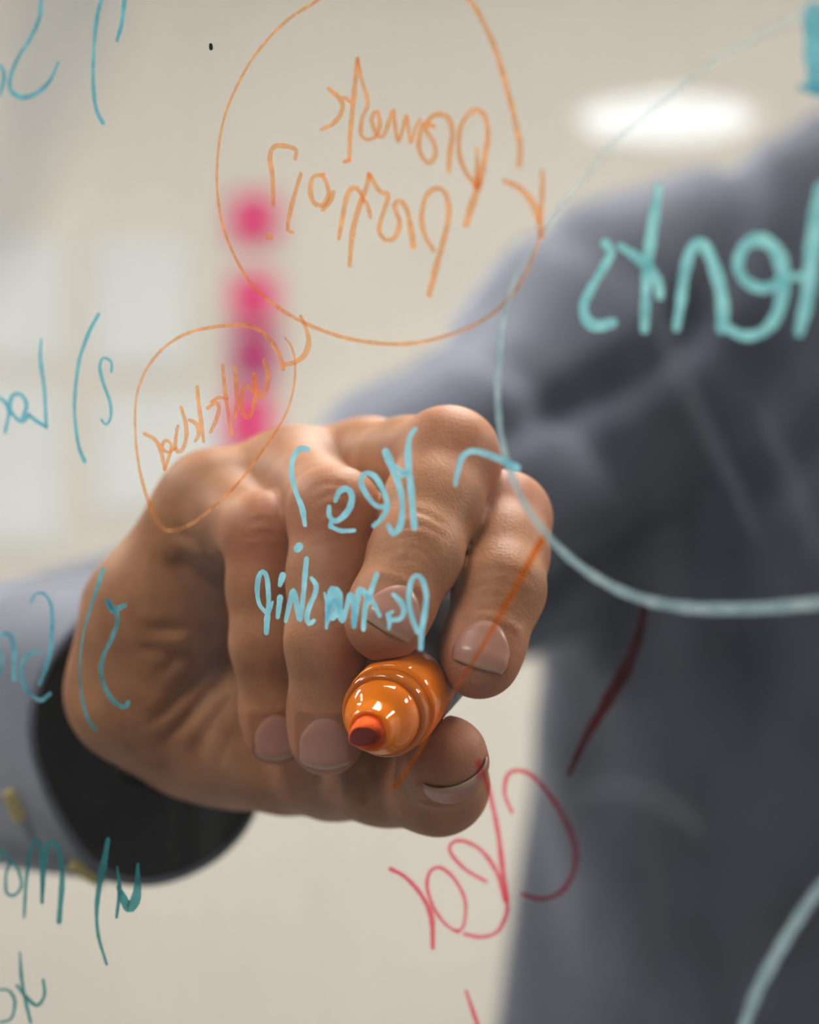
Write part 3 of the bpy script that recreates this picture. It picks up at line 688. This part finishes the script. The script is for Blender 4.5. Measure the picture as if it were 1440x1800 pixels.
# skin
sk = mat('skin', (.5, .3, .2), .54, subsurface_weight=.22, subsurface_scale=.003, ior=1.4)
b = sk.node_tree.nodes['Principled BSDF']; b.inputs['Subsurface Radius'].default_value = (1.0, .35, .18)
at = nd(sk, 'ShaderNodeAttribute', attribute_name='redness')
tc = nd(sk, 'ShaderNodeTexCoord'); n1 = nd(sk, 'ShaderNodeTexNoise'); n1.inputs['Scale'].default_value = 95; n1.inputs['Detail'].default_value = 6; lk(sk, tc.outputs['Object'], n1.inputs['Vector'])
r1 = nd(sk, 'ShaderNodeValToRGB'); r1.color_ramp.elements[0].position = .32; r1.color_ramp.elements[1].position = .7
r1.color_ramp.elements[0].color = (.31, .123, .053, 1); r1.color_ramp.elements[1].color = (.48, .218, .104, 1)
lk(sk, n1.outputs['Fac'], r1.inputs[0])
mxr = nd(sk, 'ShaderNodeMix', data_type='RGBA'); mxr.inputs[7].default_value = (.46, .145, .08, 1)
mlt = nd(sk, 'ShaderNodeMath', operation='MULTIPLY'); mlt.inputs[1].default_value = .92; lk(sk, at.outputs['Fac'], mlt.inputs[0])
lk(sk, mlt.outputs[0], mxr.inputs[0]); lk(sk, r1.outputs[0], mxr.inputs[6]); lk(sk, mxr.outputs[2], b.inputs['Base Color'])
vo = nd(sk, 'ShaderNodeTexVoronoi'); vo.inputs['Scale'].default_value = 1500; lk(sk, tc.outputs['Object'], vo.inputs['Vector'])
n2 = nd(sk, 'ShaderNodeTexNoise'); n2.inputs['Scale'].default_value = 420; n2.inputs['Detail'].default_value = 4; lk(sk, tc.outputs['Object'], n2.inputs['Vector'])
ad = nd(sk, 'ShaderNodeMath', operation='ADD'); lk(sk, vo.outputs['Distance'], ad.inputs[0]); lk(sk, n2.outputs['Fac'], ad.inputs[1])
bp = nd(sk, 'ShaderNodeBump'); bp.inputs['Strength'].default_value = .25; bp.inputs['Distance'].default_value = .00035
lk(sk, ad.outputs[0], bp.inputs['Height']); lk(sk, bp.outputs[0], b.inputs['Normal'])
M['skin'] = sk
nm = mat('nail', (.6, .35, .28), .36, subsurface_weight=.15, subsurface_scale=.002, coat_weight=.15)
b = nm.node_tree.nodes['Principled BSDF']
at = nd(nm, 'ShaderNodeAttribute', attribute_name='free_edge'); mxn = nd(nm, 'ShaderNodeMix', data_type='RGBA')
mxn.inputs[6].default_value = (.46, .205, .155, 1); mxn.inputs[7].default_value = (.50, .355, .235, 1)
lk(nm, at.outputs['Fac'], mxn.inputs[0]); lk(nm, mxn.outputs[2], b.inputs['Base Color']); M['nail'] = nm

# ------------------------------------------------------------------ the person: trunk, head, clothes
BC = np.array([.270, 1.07, 0.0]); F2 = unit((-.25, -.97, 0)); R2 = np.array([F2[1], -F2[0], 0.0])   # R2: the person's right
UP = np.array([0, 0, 1.0])
def B(r, f, z): return BC + R2*r + F2*f + UP*z
person = empty('person', tuple(float(q) for q in B(0, 0, 0)))
tag(person, 'person in a blue-grey button shirt writing on the glass with the right hand', 'person')
SH = P(1045, 725, 1.06)
hc = B(0, .035, 1.622); HA = np.array([R2, F2, UP])
head = [Ell(hc + UP*.025 - F2*.01, HA, (.076, .096, .092)), Ell(hc + F2*.025 - UP*.040, HA, (.064, .070, .070)), Ell(hc + F2*.066 - UP*.092, HA, (.030, .022, .018)),
        Cone(hc + F2*.086 + UP*.018, hc + F2*.108 - UP*.020, .008, .012), Ell(hc + F2*.080 + UP*.032, HA, (.052, .016, .009)),
        Ball(hc + F2*.098 - UP*.052, .010), Ball(hc + F2*.096 - UP*.064, .010),
        Cone(B(0, -.01, 1.38), B(0, .01, 1.56), .060, .056), Cone(B(.02, 0, 1.40), B(.15, -.01, 1.375), .040, .035), Cone(B(-.02, 0, 1.40), B(-.15, -.01, 1.375), .040, .035)]
for s in (-1, 1): head += [Ell(hc + R2*s*.078 - F2*.008 - UP*.005, HA, (.010, .019, .032)), Ell(hc + R2*s*.036 + F2*.078 - UP*.022, HA, (.022, .014, .014))]
head_fn0 = union(head, .014)
sock = [Ball(hc + R2*s*.031 + F2*.094 + UP*.008, .013) for s in (-1, 1)]
lids = [Ell(hc + R2*s*.031 + F2*.079 + UP*(.008 + q), HA, (.0165, .0115, .0055)) for s in (-1, 1) for q in (.0105, -.0105)]
mouth = Ell(hc + F2*.108 - UP*.058, HA, (.022, .012, .0018))
def head_fn(p):
    d = head_fn0(p)
    for q in sock: d = -smin(-d, q(p), .008)
    for q in lids: d = smin(d, q(p), .004)
    return -smin(-d, mouth(p), .003)
v1, f1 = surface_nets(head_fn, B(0, 0, 1.34) - np.array([.2, .2, 0]), B(0, 0, 1.75) + np.array([.2, .2, .02]), .004)
v1 = project(head_fn, v1, 2, 1e-3, .004)
# the arm inside the sleeve joins hand and trunk into one surface
qa = int(np.argmin(np.linalg.norm(HV[HF].mean(1) - (wr + fdir*.045 - UP*.015), axis=1))); qb = int(np.argmin(np.linalg.norm(v1[f1].mean(1) - B(.16, .0, 1.375), axis=1)))
la, lb = list(HF[qa]), [int(q) + len(HV) for q in f1[qb]][::-1]
HF2 = np.delete(HF, qa, 0); f2 = np.delete(f1, qb, 0) + len(HV)
path = [wr + fdir*.10, wr + fdir*.20, el + fdir*-.02, P(0, 1260, .87), P(420, 1140, .93), P(740, 920, 1.0), SH]
rad = [.024, .032, .036, .036, .038, .042, .045]; ringv, ringf = [], []
nb = len(HV) + len(v1); prev = la
for i_, (c_, r_) in enumerate(zip(path, rad)):
    nx_ = path[min(i_+1, len(path)-1)] - path[max(i_-1, 0)]; nx_ = unit(nx_); e1 = unit(np.cross(nx_, (0, 0, 1))); e2 = np.cross(nx_, e1)
    cur = []
    for q_ in range(4):
        a_ = math.pi/4 + q_*math.pi/2; ringv.append(c_ + (e1*math.cos(a_) + e2*math.sin(a_))*r_*.8); cur.append(nb + len(ringv) - 1)
    for q_ in range(4): ringf.append((prev[q_], prev[(q_+1) % 4], cur[(q_+1) % 4], cur[q_]))
    prev = cur
for q_ in range(4): ringf.append((prev[q_], prev[(q_+1) % 4], lb[(q_+1) % 4], lb[q_]))
allv = np.concatenate([HV, v1, np.array(ringv)]); allf = np.concatenate([HF2, f2, np.array(ringf)])
body = mesh_obj('body', allv, allf, sk, person, True)
ra_ = body.data.attributes.new('redness', 'FLOAT', 'POINT'); ra_.data.foreach_set('value', np.concatenate([red, np.full(len(allv) - len(red), .15)]).astype(np.float32))
for k, (G, fr_) in nails.items():
    nu, nv, _ = G.shape; fs = [(i*nv+q, i*nv+q+1, (i+1)*nv+q+1, (i+1)*nv+q) for i in range(nu-1) for q in range(nv-1)]
    o = mesh_obj('nail', G.reshape(-1, 3), fs, M['nail'], body, True)
    a_ = o.data.attributes.new('free_edge', 'FLOAT', 'POINT'); a_.data.foreach_set('value', fr_.ravel().astype(np.float32))
    md = o.modifiers.new('s', 'SOLIDIFY'); md.thickness = .00035; md.offset = 0
M['eye'] = mat('eye_white', (.8, .78, .75), .2); M['iris'] = mat('iris', (.06, .035, .02), .2); M['hair'] = mat('hair', (.03, .02, .015), .55); noisy(M['hair'], (.02, .014, .01), (.05, .035, .025), 60, 4, .8, 300, .004, stretch=(1, 1, .15))
for s in (-1, 1):
    ec = hc + R2*s*.031 + F2*.0755 + UP*.008
    v, f = lathe([(-.0112 * math.cos(q*math.pi/10), max(1e-4, .0112*math.sin(q*math.pi/10))) for q in range(0, 11)], 20)
    def eyev(off, sc): return [tuple(ec + R2*a*sc + UP*b_*sc + F2*(c*sc + off)) for a, b_, c in v]
    e = mesh_obj('eye', eyev(0, 1), f, M['eye'], body, True); mesh_obj('iris', eyev(.0062, .5), f, M['iris'], body, True)
hair_fn0 = union([Ell(hc + UP*.034 - F2*.016, HA, (.086, .103, .097)), Ell(hc + UP*.10 + F2*.03, HA, (.06, .06, .03))], .02)
cutb = [Ell(hc + F2*.10 - UP*.03, HA, (.068, .085, .088)), Ell(hc - UP*.12 + F2*.02, HA, (.12, .14, .08))]
def hair_fn(p):
    d = hair_fn0(p)
    for q in cutb: d = -smin(-d, q(p), .012)
    return d
v1, f1 = surface_nets(hair_fn, hc - .16, hc + .17, .006); v1 = project(hair_fn, v1, 1, 1e-3, .004)
v1 = v1 + (.002*np.sin(v1[:, 0]*260 + 3*np.sin(v1[:, 2]*60)))[:, None]*unit((.3, .3, 1))
mesh_obj('hair', v1, f1, M['hair'], person, True)

# shirt
class Loft:
    def __init__(s, rows): s.z, s.a, s.b = [np.array(q) for q in zip(*rows)]
    def __call__(s, p):
        q = p - BC.astype(np.float32); z = p[..., 2]; x = q @ R2.astype(np.float32); y = q @ F2.astype(np.float32)
        a = np.interp(z, s.z, s.a); b_ = np.interp(z, s.z, s.b)
        d = (np.sqrt((x/a)**2 + (y/b_)**2) - 1)*np.minimum(a, b_)*.9
        return np.maximum(d, np.maximum(s.z[0]-z, z-s.z[-1]))
torso = Loft([(.86, .235, .140), (1.0, .236, .138), (1.08, .233, .136), (1.20, .224, .134), (1.28, .217, .132), (1.34, .20, .125), (1.39, .165, .11), (1.425, .115, .092), (1.455, .080, .075), (1.49, .066, .066)])
arm = [Cone(B(.05, -.01, 1.420), P(1125, 565, 1.07), .046, .050), Cone(SH, P(740, 925, 1.0), .065, .060), Cone(P(740, 920, 1.0), P(420, 1140, .93), .060, .048), Cone(P(420, 1140, .93), P(-250, 1335, .835), .048, .043),
       Cone(B(.05, -.01, 1.414), SH, .046, .058), Cone(P(-250, 1318, .835), wr + fdir*.070, .043, .0335),
       Cone(B(-.06, -.01, 1.415), B(-.185, -.01, 1.375), .050, .062), Cone(B(-.185, -.01, 1.375), B(-.29, -.05, 1.12), .062, .050), Cone(B(-.29, -.05, 1.12), B(-.21, .10, .94), .046, .036)]
shirt_fn0 = union([torso] + arm, .035)
collar_c = Cone(B(-.003, -.012, 1.44), B(-.003, .002, 1.462), .070, .068); neckhole = Cone(B(0, -.01, 1.485), B(0, .012, 1.60), .062, .075)
def shirt_fn(p):
    d = smin(shirt_fn0(p), collar_c(p), .012)
    return -smin(-d, neckhole(p), .006)
e0 = P(-250, 1318, .835)
v1, f1 = surface_nets(shirt_fn, (e0[0]-.07, .62, .84), (BC[0]+.37, 1.27, 1.56), .0075)
v1 = project(shirt_fn, v1, 2, 1e-3, .004)
nn = grad(shirt_fn, v1, 3e-3); nn /= np.maximum(np.linalg.norm(nn, axis=1)[:, None], 1e-6)
def waves(v, fr, seed):
    rs = np.random.RandomState(seed); o = np.zeros(len(v))
    for i in range(5):
        d = unit(rs.normal(size=3)*np.array([1, 1, 1.0])); ph = rs.rand()*6.28; w2 = unit(rs.normal(size=3))
        o += np.sin((v @ d)*fr*(1+.4*i) + ph + 1.8*np.sin((v @ w2)*fr*.45 + ph*2))/(1+.5*i)
    return o
am = np.exp(-(np.linalg.norm(v1 - P(980, 520, 1.04), axis=1)/.15)**2)        # gathers round the shoulder
fold = .0022*waves(v1, 42, 3) + .0042*waves(v1, 22, 7)
ph1 = np.sin((v1 @ unit((.62, .2, -.75)))*95 + 1.6*np.sin((v1 @ unit((.8, 0, .6)))*26) + .6)
ph2 = np.sin((v1 @ unit((.80, .2, .55)))*70 + 1.4*np.sin((v1 @ unit((.3, 0, .9)))*24) + 2.0)
fold -= am*(.012*np.clip(ph1, 0, 1)**4 + .004*np.clip(ph2, 0, 1)**5)
near_c = np.clip(np.linalg.norm(v1 - (wr + fdir*.05), axis=1)/.06 - .5, 0, 1)
v1 = v1 + nn*(fold*near_c)[:, None]
sh = mat('chambray', (.1, .11, .16), .9, sheen_weight=.8, sheen_tint=(.80, .84, 1, 1))
b = sh.node_tree.nodes['Principled BSDF']
rmp = noisy(sh, (.026, .032, .056), (.056, .066, .104), 26, 6, .5, 900, .0006)
wv = nd(sh, 'ShaderNodeTexNoise'); wv.inputs['Scale'].default_value = 1100; wv.inputs['Detail'].default_value = 2
tcs = nd(sh, 'ShaderNodeTexCoord'); lk(sh, tcs.outputs['Object'], wv.inputs['Vector'])
mw = nd(sh, 'ShaderNodeMix', data_type='RGBA', blend_type='OVERLAY'); mw.inputs[0].default_value = .7
lk(sh, rmp.outputs[0], mw.inputs[6]); lk(sh, wv.outputs['Fac'], mw.inputs[7]); lk(sh, mw.outputs[2], b.inputs['Base Color'])
M['shirt'] = sh
shirt = mesh_obj('shirt', v1, f1, sh, person, True)
# collar, placket and buttons
vs, fs = [], []; nA = 40
for row, (r_, z_) in enumerate(((.066, 1.488), (.070, 1.508), (.078, 1.500), (.090, 1.470), (.094, 1.458))):
    for i in range(nA+1):
        a = math.radians(12 + 336*i/nA); fwd = abs(i/nA*2-1)**4
        vs.append(tuple(B(r_*1.0*math.sin(a), -.004 + r_*1.04*math.cos(a), z_ - (.030*fwd if row > 2 else .012*fwd) + (.012 if math.cos(a) < 0 else 0)*abs(math.cos(a)))))
for row in range(4):
    for i in range(nA): b_ = row*(nA+1)+i; fs.append((b_, b_+1, b_+nA+2, b_+nA+1))
co = mesh_obj('collar', vs, fs, sh, shirt, True); md = co.modifiers.new('s', 'SOLIDIFY'); md.thickness = .0025
def front(x, z):
    o_ = B(x, 0, z); t_ = np.linspace(.05, .20, 151); pts = o_ + F2*t_[:, None]
    d_ = shirt_fn(pts.astype(np.float32)); k_ = np.where(d_ < 0)[0]; return o_ + F2*(t_[k_[-1]] + .0075 if len(k_) else .1)
vs, fs = [], []; zs = np.linspace(1.435, .875, 40)
for z_ in zs:
    for x_ in (-.017, -.015, .015, .017): p_ = front(x_, z_); vs.append(tuple(p_ - F2*(.006 if abs(x_) > .016 else 0)))
for i in range(len(zs)-1):
    for k in range(3): b_ = i*4+k; fs.append((b_, b_+1, b_+5, b_+4))
mesh_obj('placket', vs, fs, sh, shirt, True)
M['button'] = mat('shell_button', (.5, .48, .44), .3)
v0, f0 = lathe([(0, .0052), (.0018, .0056), (.0028, .005), (.0024, .0035), (.0022, .001)], 20)
for z_ in (1.40, 1.32, 1.235, 1.15, 1.065, .98):
    c_ = front(0, z_); mesh_obj('button', [tuple(c_ + R2*a + UP*b_ + F2*q) for a, b_, q in v0], f0, M['button'], shirt, True)
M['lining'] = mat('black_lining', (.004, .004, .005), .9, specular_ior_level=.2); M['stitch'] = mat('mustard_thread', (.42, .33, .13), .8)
# cuff: an open tube round the wrist
cc = P(281, 1292, .612); ca = unit((.56, -.83, .03))      # opening centre and direction towards the hand
cx = unit(np.cross(ca, UP)); cy = np.cross(cx, ca)
def tube(rows, n=72, wob=.0009):
    v, f = [], []
    for s, r in rows:
        for i in range(n):
            a = 2*math.pi*i/n; q = r + wob*math.sin(3*a+s*40) + wob*.7*math.sin(5*a+1+s*70)
            v.append(tuple(cc + ca*s + cx*q*math.cos(a) + cy*q*1.06*math.sin(a)))
    for j in range(len(rows)-1):
        for i in range(n): f.append((j*n+i, j*n+(i+1) % n, (j+1)*n+(i+1) % n, (j+1)*n+i))
    return v, f
v, f = tube([(-.085, .0345), (-.07, .0352), (-.066, .0368), (-.045, .0362), (-.02, .0352), (-.003, .0345), (-.0005, .0343), (.0004, .0336), (0, .0330), (-.002, .0327)])
cuff = mesh_obj('cuff', v, f, sh, shirt, True)
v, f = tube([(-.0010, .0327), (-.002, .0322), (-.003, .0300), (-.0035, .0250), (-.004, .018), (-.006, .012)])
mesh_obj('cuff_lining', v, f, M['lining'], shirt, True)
def tack(a0, s0, s1, wdt):
    v = []
    for s in (s0, s1):
        for da in (-wdt, wdt):
            for r in (.0350, .0376):
                a = a0 + da; v.append(tuple(cc + ca*s + cx*r*math.cos(a) + cy*r*1.06*math.sin(a)))
    return mesh_obj('thread_tack', v, [(0,1,3,2), (4,6,7,5), (0,4,5,1), (2,3,7,6), (1,5,7,3), (0,2,6,4)], M['stitch'], shirt)
tack(math.radians(335), -.016, -.013, .10); tack(math.radians(300), -.006, -.004, .13)

# trousers and shoes
M['denim'] = mat('dark_trousers', (.03, .035, .05), .9); noisy(M['denim'], (.025, .03, .042), (.04, .046, .062), 60, 5, .4, 700, .0006)
leg = []
for s in (-1, 1): leg += [Cone(B(s*.09, 0, .86), B(s*.10, .02, .50), .092, .068), Cone(B(s*.10, .02, .50), B(s*.11, -.01, .09), .068, .058)]
hip = Loft([(.80, .17, .125), (.90, .176, .126), (.98, .172, .122)])
tr_fn = union([hip] + leg, .03)
v1, f1 = surface_nets(tr_fn, B(0, 0, .02) - np.array([.3, .3, 0]), B(0, 0, 1.0) + np.array([.3, .3, 0]), .012)
v1 = project(tr_fn, v1, 1, 2e-3, .006); v1 = v1 + unit((1, .3, 0))*(.003*np.sin(v1[:, 2]*60 + v1[:, 0]*30))[:, None]
mesh_obj('trousers', v1, f1, M['denim'], person, True)
M['shoe'] = mat('brown_leather', (.06, .03, .018), .4)
for s in (-1, 1):
    sf = union([Ell(B(s*.11, .10, .038), HA, (.045, .10, .036)), Ell(B(s*.11, -.03, .045), HA, (.040, .065, .045)), Cone(B(s*.11, -.02, .05), B(s*.11, -.02, .10), .042, .045)], .02)
    fn2 = lambda p, sf=sf: np.maximum(sf(p), .002 - p[..., 2])
    v1, f1 = surface_nets(fn2, B(s*.11, .03, 0) - np.array([.18, .2, .01]), B(s*.11, .03, .16) + np.array([.18, .2, 0]), .009)
    mesh_obj('shoe', v1, f1, M['shoe'], person, True)
